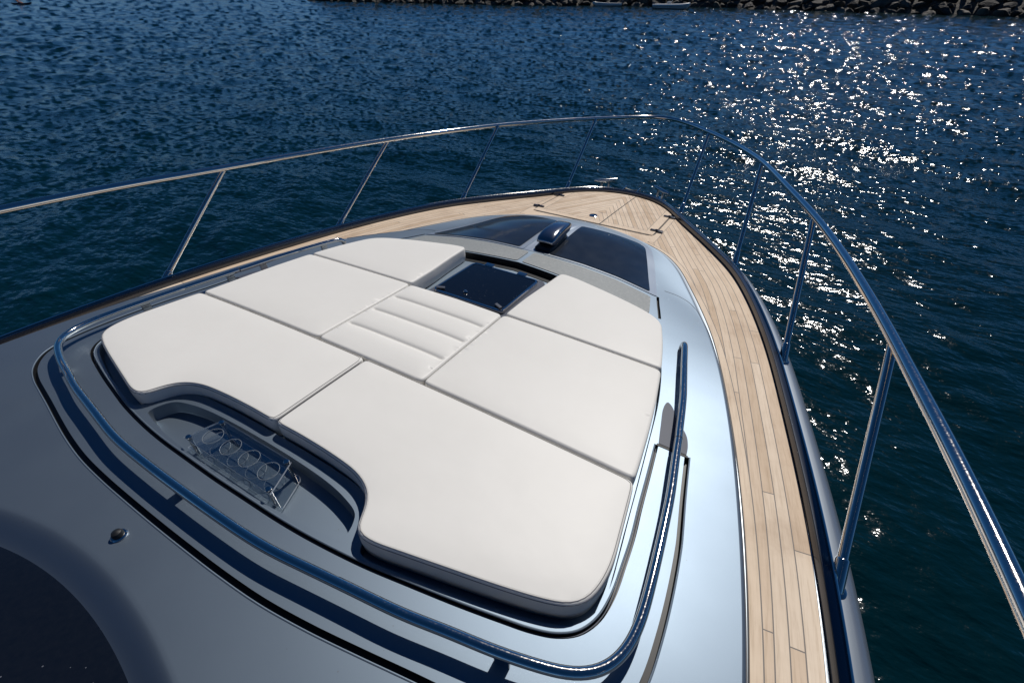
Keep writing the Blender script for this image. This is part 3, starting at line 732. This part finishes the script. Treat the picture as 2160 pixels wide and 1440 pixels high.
# ------------------------------------------------------------------ cushions
def cushion(name, poly, label, ribs=None, group=None, puff=.006, piping=True, r=.012, step=.03, it=7):
    P = ccw(smooth_poly(np.array(poly), .010, it))
    c = P.mean(0); ztop = lambda x, y: zc(x, y)+.055; zbot = lambda x, y: zc(x, y)-DW+.002
    o_ = empty(name, W3((c[0], c[1], float(zbot(c[0], c[1])))))
    tag(o_, label, 'cushion', group)
    angs = np.radians([0, 22, 45, 66, 90])
    def ring(ins, z): Q = offset(P, ins, True); return np.c_[Q, z(P[:, 0], P[:, 1])]
    rings = [ring(.006, lambda x, y: zbot(x, y)), ring(.001, lambda x, y: zbot(x, y)+.006), ring(-.0015, lambda x, y: (zbot(x, y)+ztop(x, y))/2-.004)]
    for a_ in angs: rings.append(ring(r*(1-math.cos(a_)), lambda x, y: ztop(x, y)-r+r*math.sin(a_)))
    mb = MB(); mb.loft(rings, closed=True); nl = len(P)
    inner = rings[-1][:, :2]
    pts_ = grid_pts(inner, [], step, step*.45)
    if ribs:
        rr = []
        for yr in ribs:
            for dy in (-.022, -.012, -.006, 0, .006, .012, .022):
                xs = np.arange(inner[:, 0].min(), inner[:, 0].max(), .02); rr.append(np.stack([xs, np.full(len(xs), yr+dy)], 1))
        pts_ = np.vstack([pts_[np.min([np.abs(pts_[:, 1]-yr) for yr in ribs], axis=0) > .028]]+rr); pts_ = pts_[inside(inner, pts_)]; pts_ = pts_[dist(inner, pts_, True) > .006]
    v, F_ = cdt(ccw(inner), [], pts_)
    d = dist(inner, v, True); z = ztop(v[:, 0], v[:, 1])+puff*(1-np.exp(-d/.05))
    if ribs:
        for yr in ribs:
            y = v[:, 1]-yr; z += (-.008*np.exp(-(y/.007)**2)-.006*np.exp(-(y/.03)**2))*(1-np.exp(-d/.007))
        edges = [inner[:, 1].min()]+list(ribs)+[inner[:, 1].max()]
    b = len(mb.V); mb.V += [tuple(q) for q in np.c_[v, z]]; mb.F += [tuple(int(i)+b for i in f) for f in F_]
    # weld
    bm = bmesh.new(); vs = [bm.verts.new(W3(q)) for q in mb.V]
    for f in mb.F:
        try: bm.faces.new([vs[i] for i in f])
        except ValueError: pass
    bmesh.ops.remove_doubles(bm, verts=bm.verts, dist=2e-4)
    me = bpy.data.meshes.new('cover'); bm.to_mesh(me); bm.free()
    me.polygons.foreach_set('use_smooth', [True]*len(me.polygons)); me.materials.append(M['vinyl'])
    inv = Matrix.Translation(-Vector(o_.location))
    ob = bpy.data.objects.new('cover', me); link(ob, o_); ob.matrix_parent_inverse = inv
    if piping:
        for ins, dz, rad in ((.0016, -.0085, .0018), (.0075, -.0008, .0012)):
            Q = offset(P, ins, True); Q = resamp(np.c_[Q, ztop(P[:, 0], P[:, 1])+dz], .02, closed=True)
            mb = MB(); mb.tube(Q, rad, 6, closed=True); ob = mb.build('stitched_seam', M['piping'], o_); ob.matrix_parent_inverse = inv
    return o_
aft = [(.003, .960), (.003, .52), (.12, .522), (.28, .517), (.41, .502), (.478, .470), (.512, .425), (.532, .378), (.552, .362), (.60, .360), (.69, .378), (.827, .408), (.968, .440), (1.077, .470), (1.135, .494), (1.17, .530), (1.188, .585), (1.194, .66), (1.186, .75), (1.172, .88), (1.163, .960), (.9, .960), (.5, .960), (.297, .960)]
def spl(P, idx):      # smooth only the marked span of vertices
    a0_, a1_ = idx; return np.vstack([P[:a0_], catmull(P[a0_:a1_+1], 6), P[a1_+1:]])
aft = spl(np.array(aft), (2, 20))
mid = np.array([(.2945, .9645), (.7, .9645), (1.160, .9645), (1.152, 1.08), (1.140, 1.22), (1.122, 1.38), (1.104, 1.49), (1.088, 1.5945), (.7, 1.5945), (.2965, 1.5945)])
fwd = np.vstack([[(.298, 1.5995), (.7, 1.5995), (1.086, 1.5995)], catmull([(1.07, 1.68), (1.045, 1.79), (1.01, 1.92), (.985, 1.995), (.94, 2.045), (.86, 2.085), (.70, 2.133), (.55, 2.168), (.42, 2.195), (.345, 2.198)], 4), [(.333, 2.17), (.322, 2.0), (.304, 1.8)]])
CG = 'sun pad cushions on the foredeck'
cushion('sun_pad_cushion', aft, 'large cream cushion nearest on the right, its notch curving round the drink tray', group=CG)
cushion('sun_pad_cushion', flipx(aft), 'cream cushion at the far left corner, left of the drink tray', group=CG)
cushion('sun_pad_cushion', mid, 'plain cream cushion between ribbed centre cushion and starboard grab rail', group=CG, piping=False)
cushion('sun_pad_cushion', flipx(mid), 'plain cream cushion between ribbed centre cushion and the port grab rail', group=CG, piping=False)
cushion('sun_pad_cushion', fwd, 'cream cushion right of the skylight, front starboard corner of the sun pad', group=CG, piping=False)
cushion('sun_pad_cushion', flipx(fwd), 'cream cushion left of the skylight, front port corner with rounded outer edge', group=CG, piping=False)
ctr = np.array([(-.2905, .9645), (.2905, .9645), (.2915, 1.592), (0, 1.600), (-.2915, 1.592)])
cushion('ribbed_cushion', ctr, 'cream centre cushion with four padded ribs, aft of the dark skylight', ribs=[1.13, 1.288, 1.440], piping=False, puff=.008, step=.025)

# ------------------------------------------------------------------ cup holder rack
def rack():
    zu = float(zc(0, .39))+.024; zl = float(zc(0, .38))-.040
    o_ = empty('cup_holder_rack', W3((0, .39, zl-.012))); inv = Matrix.Translation(-Vector(o_.location))
    tag(o_, 'clear acrylic drink rack with four round holes standing in the tray aft of the cushions', 'cup holder')
    def plate(poly, z, th, cups, hole, name):
        poly = ccw(resamp(np.array(poly), .02, closed=True)); hs = []
        if hole:
            for c in cups:
                t = np.linspace(0, 2*np.pi, 28, endpoint=False); hs.append(ccw(np.stack([c[0]+.033*np.cos(t), c[1]+.033*np.sin(t)], 1)))
        v, F_ = cdt(poly, hs, grid_pts(poly, hs, .03, .008)); n = len(v); mb = MB()
        mb.add(np.vstack([np.c_[v, np.full(n, z+th)], np.c_[v, np.full(n, z)]]), [tuple(f) for f in F_]+[tuple(int(i)+n for i in f[::-1]) for f in F_])
        for lp in [poly]+hs: mb.loft([np.c_[lp, np.full(len(lp), z)], np.c_[lp, np.full(len(lp), z+th)]], closed=True)
        bm = bmesh.new(); vs = [bm.verts.new(W3(q)) for q in mb.V]
        for fi, f in enumerate(mb.F): bm.faces.new([vs[i] for i in f]).material_index = 1 if 2*len(F_) <= fi < 2*len(F_)+len(poly) else 0
        bmesh.ops.remove_doubles(bm, verts=bm.verts, dist=1e-5); bmesh.ops.recalc_face_normals(bm, faces=bm.faces)
        me = bpy.data.meshes.new(name); bm.to_mesh(me); bm.free(); me.materials.append(M['acrylic']); me.materials.append(M['acrylic_edge'])
        ob = bpy.data.objects.new(name, me); link(ob, o_); ob.matrix_parent_inverse = inv
    cups = [(-.140, .383), (-.046, .384), (.050, .384), (.146, .383)]
    up = [(-.222, .330), (.222, .330), (.178, .445), (-.178, .445)]
    lo = [(-.245, .330), (.245, .330), (.205, .440), (-.205, .440)]
    plate(up, zu, .006, cups, True, 'top_plate'); plate(lo, zl, .005, cups, False, 'bottom_plate')
    for c in cups:
        t = np.linspace(0, 2*np.pi, 28, endpoint=False); mb = MB(); mb.tube(np.stack([c[0]+.033*np.cos(t), c[1]+.033*np.sin(t), np.full(28, zl+.0062)], 1), .0007, 6, closed=True)
        ob = mb.build('cup_ring', M['acrylic_rim'], o_); ob.matrix_parent_inverse = inv
    for c in cups:
        t = np.linspace(0, 2*np.pi, 28, endpoint=False); mb = MB(); mb.tube(np.stack([c[0]+.033*np.cos(t), c[1]+.033*np.sin(t), np.full(28, zu+.0056)], 1), .0009, 6, closed=True)
        ob = mb.build('hole_rim', M['acrylic_rim'], o_); ob.matrix_parent_inverse = inv
    for x, y in [(-.205, .338), (.205, .338), (.168, .434), (-.168, .434)]:
        mb = MB(); mb.lathe([(.0065, zl-.010), (.0065, zu-.001)], (x, y, 0), 14); mb.lathe([(.0095, zu+.0065), (.0095, zu+.0115), (.007, zu+.014)], (x, y, 0), 16)
        ob = mb.build('stand_off', M['chrome'], o_, sharp=30); ob.matrix_parent_inverse = inv
rack()

# ------------------------------------------------------------------ far shore
CX, CY = CAMX*S, 0.0
def pix_ground(u, v, z=0.0):          # where a line of sight meets the height z (used once, to survey the shore)
    ca, sa = math.cos(math.radians(38.22)), math.sin(math.radians(38.22)); x = (u-1080)/960; y = -(v-720)/960
    f = ca+sa*y; up = -sa+ca*y; yaw = math.radians(29.62); t = (z-H)/up
    return np.array([CX+(x*math.cos(yaw)-f*math.sin(yaw))*t, CY+(x*math.sin(yaw)+f*math.cos(yaw))*t])
SHORE = np.array([pix_ground(*p) for p in [(2700, 62), (2430, 48), (2160, 37), (1900, 29), (1700, 23), (1500, 16), (1300, 13), (1100, 12), (900, 7.5), (720, 3.5), (640, 1)]])
SHc = resamp(catmull(SHORE, 6), 1.0)
m = mat('breakwater_rock', (.06, .055, .05), 0, .85); M['rock'] = m
n1 = noise(m, .9, 6, .6); oi = N(m, 'ShaderNodeObjectInfo'); ad = math_(m, 'ADD', n1.outputs[0], math_(m, 'MULTIPLY', oi.outputs['Random'], .35))
r_ = ramp(m, ad, [(.35, (.012, .011, .010)), (.65, (.045, .040, .035)), (.95, (.19, .17, .145))]); L(m, r_.outputs[0], B(m).inputs['Base Color']); n2 = noise(m, 3, 6, .65); bump(m, n2.outputs[0], .8, .25)
def rock_mesh(seed, name='boulder', flat=.6):
    rg = random.Random(seed); bm = bmesh.new(); bmesh.ops.create_icosphere(bm, subdivisions=2, radius=1)
    pl = [(Vector((rg.gauss(0, 1), rg.gauss(0, 1), rg.gauss(0, 1))).normalized(), rg.uniform(.38, .80)) for _ in range(12)]
    for v in bm.verts:
        for n_, d_ in pl:
            k = v.co.dot(n_)
            if k > d_: v.co -= n_*(k-d_)
        v.co += Vector((rg.uniform(-.02, .02), rg.uniform(-.02, .02), rg.uniform(-.02, .02))); v.co.z *= flat
    me = bpy.data.meshes.new(name); bm.to_mesh(me); bm.free(); me.materials.append(M['rock']); return me
RK = [rock_mesh(i) for i in range(10)]
T2 = tang(SHc); NRM = np.stack([-T2[:, 1], T2[:, 0]], 1)
if np.dot(NRM[len(NRM)//2], SHc[len(SHc)//2]-np.array([CX, CY])) < 0: NRM = -NRM
# core of the breakwater with its roadway
mb = MB(); rings = []
for d, z in [(1.0, -3), (.8, -.2), (5.4, 2.7), (6.2, 3.3), (12, 3.5), (30, 3.6), (34, -3)]:
    rings.append(np.c_[SHc+NRM*d, np.full(len(SHc), z)])
mb.loft(rings); bw = mb.build('breakwater', M['rock'], raw=True, sharp=40); tag(bw, 'long dark rubble breakwater core closing off the bay behind the boulders', 'breakwater')
rows = [(-.1, .15, 1.0), (1.3, .85, 1.05), (2.7, 1.65, 1.0), (4.2, 2.45, 1.0)]
cand = []
for k, (d, z, sc) in enumerate(rows):
    s_ = 0.0; L_ = len(SHc)
    while s_ < L_-2:
        i = int(s_); size = random.uniform(.75, 1.45)*sc
        p = SHc[i]+NRM[i]*(d+random.uniform(-.35, .35)); cand.append((p[0], p[1], z+random.uniform(-.15, .25), size)); s_ += size*random.uniform(1.25, 1.75)
def vis(c):
    v = np.array([c[0]-CX, c[1]-CY]); yaw = math.radians(29.62); rt = v@np.array([math.cos(yaw), math.sin(yaw)]); fw = v@np.array([-math.sin(yaw), math.cos(yaw)])
    up = c[2]-H; ca, sa = math.cos(math.radians(38.22)), math.sin(math.radians(38.22)); dz = fw*ca-up*sa; yy = fw*sa+up*ca
    return 720-960*yy/dz > -14 and abs(rt/dz) < 1.16
cand.sort(key=lambda c: -(c[3]/math.hypot(c[0]-CX, c[1]-CY)) if vis(c) else 1)
first = True; rest = MB()
for n_, c in enumerate(cand):
    rot = (random.uniform(-.4, .4), random.uniform(-.4, .4), random.uniform(0, 6.28)); sc3 = (c[3]*random.uniform(.9, 1.35), c[3]*random.uniform(.75, 1.0), c[3]*random.uniform(.7, .95))
    if n_ < 300 and vis(c):
        o = bpy.data.objects.new('boulder', RK[n_ % 10]); o.location = c[:3]; o.rotation_euler = rot; o.scale = sc3; link(o)
        tag(o, 'dark angular boulder in the rubble slope of the far breakwater', 'boulder', 'boulders of the breakwater')
    elif n_ < 1500:
        me = RK[n_ % 10]; Rm = Matrix.Rotation(rot[2], 3, 'Z')
        V_ = [tuple(Vector(c[:3])+Rm@Vector((v.co.x*sc3[0], v.co.y*sc3[1], v.co.z*sc3[2]))) for v in me.vertices]; rest.add(V_, [tuple(p.vertices) for p in me.polygons])
if rest.V: o = rest.build('rubble', M['rock'], raw=True, sharp=None); tag(o, 'loose dark rubble between and beyond the breakwater boulders', 'rubble', kind='stuff')

# hills out of view, added to darken the water's reflections
mb = MB(); ah = np.radians(np.linspace(-130, 150, 220)); rg = np.random.default_rng(5)
prof_ = .55*(120+70*np.sin(ah*2.1+1)+45*np.sin(ah*5.3)+22*np.sin(ah*11+2)+10*np.sin(ah*23)+rg.normal(0, 3, len(ah)))
rings = []
for t in (0, .12, .35, .6, .8, .93, 1.0):
    rr_ = 1150+700*t; hh = prof_*(t**.8)+rg.normal(0, 4, len(ah))*(t > 0)-2
    rings.append(np.stack([rr_*np.sin(ah), rr_*np.cos(ah), hh], 1))
mb.loft(rings); m = mat('unseen_hills_dark', (.03, .045, .04), 0, .9); n1 = noise(m, .02, 6, .6); r_ = ramp(m, n1.outputs[0], [(.3, (.010, .024, .030)), (.7, (.028, .045, .050))]); L(m, r_.outputs[0], B(m).inputs['Base Color'])
o = mb.build('unseen_hills', m, raw=True, sharp=None); tag(o, kind='structure')

# small boats along the breakwater
M['boat_white'] = mat('boat_gelcoat', (.72, .73, .74), 0, .3); M['boat_grey'] = mat('boat_tube', (.34, .36, .38), 0, .5)
M['boat_dark'] = mat('boat_trim', (.03, .035, .05), 0, .4); M['boat_wood'] = mat('boat_wood', (.34, .22, .13), 0, .5)
def dinghy(u, v, length, label, hullm, console=True, engine=True, yawoff=0.0, tubes=False, height=.55):
    p = pix_ground(u, v); i = int(np.argmin(np.linalg.norm(SHc-p, axis=1))); t = T2[i]; rz = math.atan2(t[1], t[0])+yawoff
    o_ = empty('moored_boat', (p[0], p[1], 0), rz); tag(o_, label, 'boat', 'small boats moored below the breakwater')
    hl = length/2; w = length*.17
    mb = MB(); rings = []
    for t_, ww, zb, zt2 in [(-1, .85, -.05, .9), (-.6, 1, -.1, .88), (0, 1, -.1, .92), (.5, .82, -.05, 1.02), (.8, .5, .1, 1.15), (.97, .14, .4, 1.28), (1.0, .03, .7, 1.3)]:
        x = t_*hl; y = ww*w; zt2 *= height
        rings.append(np.array([(x, -y*.86, zt2-.02), (x, -y, zt2), (x, -y*.92, (zb+zt2)/2), (x, -y*.4, zb), (x, 0, zb-.05), (x, y*.4, zb), (x, y*.92, (zb+zt2)/2), (x, y, zt2), (x, y*.86, zt2-.02), (x, y*.8, zt2*.55), (x, -y*.8, zt2*.55)]))
    mb.loft(rings, closed=True, cap=True); mb.build('hull', hullm, o_, raw=True, sharp=40)
    if tubes:
        P = [(-hl, -w, height*.9), (0, -w*1.02, height*.95), (hl*.6, -w*.75, height*1.05), (hl*.97, 0, height*1.3), (hl*.6, w*.75, height*1.05), (0, w*1.02, height*.95), (-hl, w, height*.9)]
        mb = MB(); mb.tube(catmull(P, 5), height*.32, 10); mb.build('side_tube', M['boat_white'], o_, raw=True)
    if console:
        mb = MB(); mb.box((-hl*.15, 0, height*1.1), (.6, .6, height*1.5), bev=.06); mb.box((hl*.0, 0, height*2.1), (.06, .55, .35), bev=.02); mb.build('console', M['boat_grey'], o_, raw=True)
    mb = MB(); mb.box((-hl*.6, 0, height*.75), (.35, w*1.7, .06), bev=.01); mb.build('seat', M['boat_wood'], o_, raw=True)
    if engine:
        mb = MB(); mb.box((-hl-.12, 0, height*1.25), (.38, .34, .5), bev=.08); mb.box((-hl-.1, 0, height*.4), (.14, .1, .9), bev=.02); mb.build('outboard_engine', M['boat_dark'], o_, raw=True)
dinghy(1415, 20, 5.6, 'white inflatable boat with grey console, alone at the right of the moored boats', M['boat_white'], tubes=True, yawoff=math.pi)
dinghy(1280, 14, 5.2, 'white motorboat with low sides, nearest and brightest of the moored boats', M['boat_white'], console=False)
dinghy(1357, 10, 3.4, 'small pale wooden rowing boat lying just left of the inflatable', M['boat_wood'], console=False, engine=False)
dinghy(1312, 9, 3.4, 'small grey dinghy with outboard directly right of the bright white motorboat', M['boat_grey'], console=False)
dinghy(1237, 11, 3.8, 'small dark boat with pale rim, leftmost of the moored boats', M['boat_dark'], console=False, engine=False, tubes=True)
# things on top of the breakwater
def buoy(u, v, r, m_, name, label, cat):
    ds = pix_ground(u, 32); i = int(np.argmin(np.linalg.norm(SHc-ds, axis=1))); p = SHc[i]+NRM[i]*5.6; z = 3.1
    mb = MB(); mb.lathe([(r*.3, 0), (r*.8, r*.3), (r, r), (r*.8, r*1.7), (r*.35, r*2), (r*.12, r*2.2), (r*.12, r*2.5)], (p[0], p[1], z), 16); o = mb.build(name, m_, raw=True); tag(o, label, cat)

def float_(u, v, r, m_, label):
    p0_ = pix_ground(u, 33); i = int(np.argmin(np.linalg.norm(SHc-p0_, axis=1))); p = SHc[i]+NRM[i]*3.4; z = 2.15
    mb = MB(); mb.lathe([(r*.3, 0), (r*.8, r*.25), (r, r*.8), (r*.85, r*1.4), (r*.4, r*1.8), (r*.14, r*1.9), (r*.14, r*2.2)], (p[0], p[1], z), 16); o = mb.build('mooring_float', m_, raw=True); tag(o, label, 'float')
float_(2087, 2, .55, mat('orange_plastic', (.75, .25, .03), 0, .5), 'orange mooring float on the rocks at the far right of the breakwater')
float_(1998, 2, .5, M['boat_white'], 'white mooring float on the breakwater rocks, leftmost of the three floats')
float_(2035, 2, .42, M['boat_white'], 'white mooring float on the breakwater rocks nearest the orange one')

# kayaker far out at the left
def kayak():
    p = pix_ground(46, 10); o_ = empty('kayak', (p[0], p[1], 0), math.radians(29.62)); tag(o_, 'dark blue kayak carrying a paddler, far out on the open water', 'kayak')
    mb = MB(); rings = []
    for x, w, zb, zt2 in [(-2.0, .02, .15, .30), (-1.6, .16, 0, .28), (-.8, .30, -.08, .25), (0, .34, -.1, .24), (.8, .30, -.08, .26), (1.6, .16, 0, .32), (2.1, .02, .2, .38)]:
        a_ = np.linspace(0, 2*np.pi, 12, endpoint=False); rings.append(np.stack([np.full(12, x), w*np.cos(a_), (zb+zt2)/2+(zt2-zb)/2*np.sin(a_)], 1))
    mb.loft(rings, closed=True, cap=True); mb.build('kayak_hull', M['boat_dark'], o_, raw=True)
    mb = MB(); t = np.linspace(0, 2*np.pi, 20, endpoint=False); mb.tube(np.stack([-.45+.38*np.cos(t), .24*np.sin(t), np.full(20, .27)], 1), .025, 6, closed=True); mb.build('cockpit_rim', M['boat_grey'], o_, raw=True)
    # paddler: one skinned body
    J = {'pel': (-.6, 0, .30, .16), 'wst': (-.58, 0, .45, .13), 'chs': (-.52, 0, .68, .17), 'nck': (-.50, 0, .86, .06), 'hd1': (-.49, 0, .95, .085), 'hd2': (-.48, 0, 1.07, .09),
         'shL': (-.52, .18, .80, .07), 'elL': (-.30, .34, .62, .048), 'haL': (-.05, .38, .72, .038), 'shR': (-.52, -.18, .80, .07), 'elR': (-.28, -.34, .60, .048), 'haR': (-.05, -.30, .55, .038),
         'kL': (-.05, .14, .42, .08), 'kR': (-.05, -.14, .42, .08), 'fL': (.35, .12, .20, .05), 'fR': (.35, -.12, .20, .05)}
    E_ = [('pel', 'wst'), ('wst', 'chs'), ('chs', 'nck'), ('nck', 'hd1'), ('hd1', 'hd2'), ('chs', 'shL'), ('shL', 'elL'), ('elL', 'haL'), ('chs', 'shR'), ('shR', 'elR'), ('elR', 'haR'), ('pel', 'kL'), ('kL', 'fL'), ('pel', 'kR'), ('kR', 'fR')]
    ks = list(J); me = bpy.data.meshes.new('person'); me.from_pydata([J[k][:3] for k in ks], [(ks.index(a_), ks.index(b_)) for a_, b_ in E_], [])
    ob = bpy.data.objects.new('person', me); ob.location = o_.location; ob.rotation_euler = o_.rotation_euler; link(ob)
    md_ = ob.modifiers.new('skin', 'SKIN'); sv = me.skin_vertices[0].data
    for i, k in enumerate(ks): sv[i].radius = (J[k][3],)*2; sv[i].use_root = (k == 'pel')
    ob.modifiers.new('sub', 'SUBSURF').levels = 1
    ms = mat('paddler_skin', (.42, .20, .15), 0, .6); me.materials.append(ms); tag(ob, 'person with bare arms and orange vest sitting in the kayak with a paddle', 'person')  # one even pinkish skin colour
    mb = MB(); a_ = np.linspace(0, 2*np.pi, 14, endpoint=False); mb.loft([np.stack([xx+r1*np.cos(a_)*.8, r1*1.15*np.sin(a_), np.full(14, z_)], 1) for z_, r1, xx in [(.46, .17, -.58), (.60, .19, -.55), (.76, .19, -.52), (.84, .12, -.51)]], closed=True)
    vst = mb.build('vest', mat('orange_vest', (.50, .16, .07), 0, .7), ob, raw=True)
    mb = MB(); rings = []
    pd = empty('paddle', (p[0], p[1], .62), math.radians(29.62)); tag(pd, 'kayak paddle with pale blue blades held across the kayak', 'paddle')
    mb.tube([(-.95, .40, .02), (.5, .36, .12), (.9, -.30, -.05)][:1]+[(0.85, -.2, -.05)], .018, 8); mb.build('shaft', M['boat_grey'], pd, raw=True)
    for s_, c_ in ((-1, (-1.15, .47, .03)), (1, (1.05, -.27, -.06))):
        mb = MB(); mb.box(c_, (.48, .17, .02), bev=.008); mb.build('blade', mat('pale_blade', (.60, .70, .80), 0, .4), pd, raw=True)
kayak()
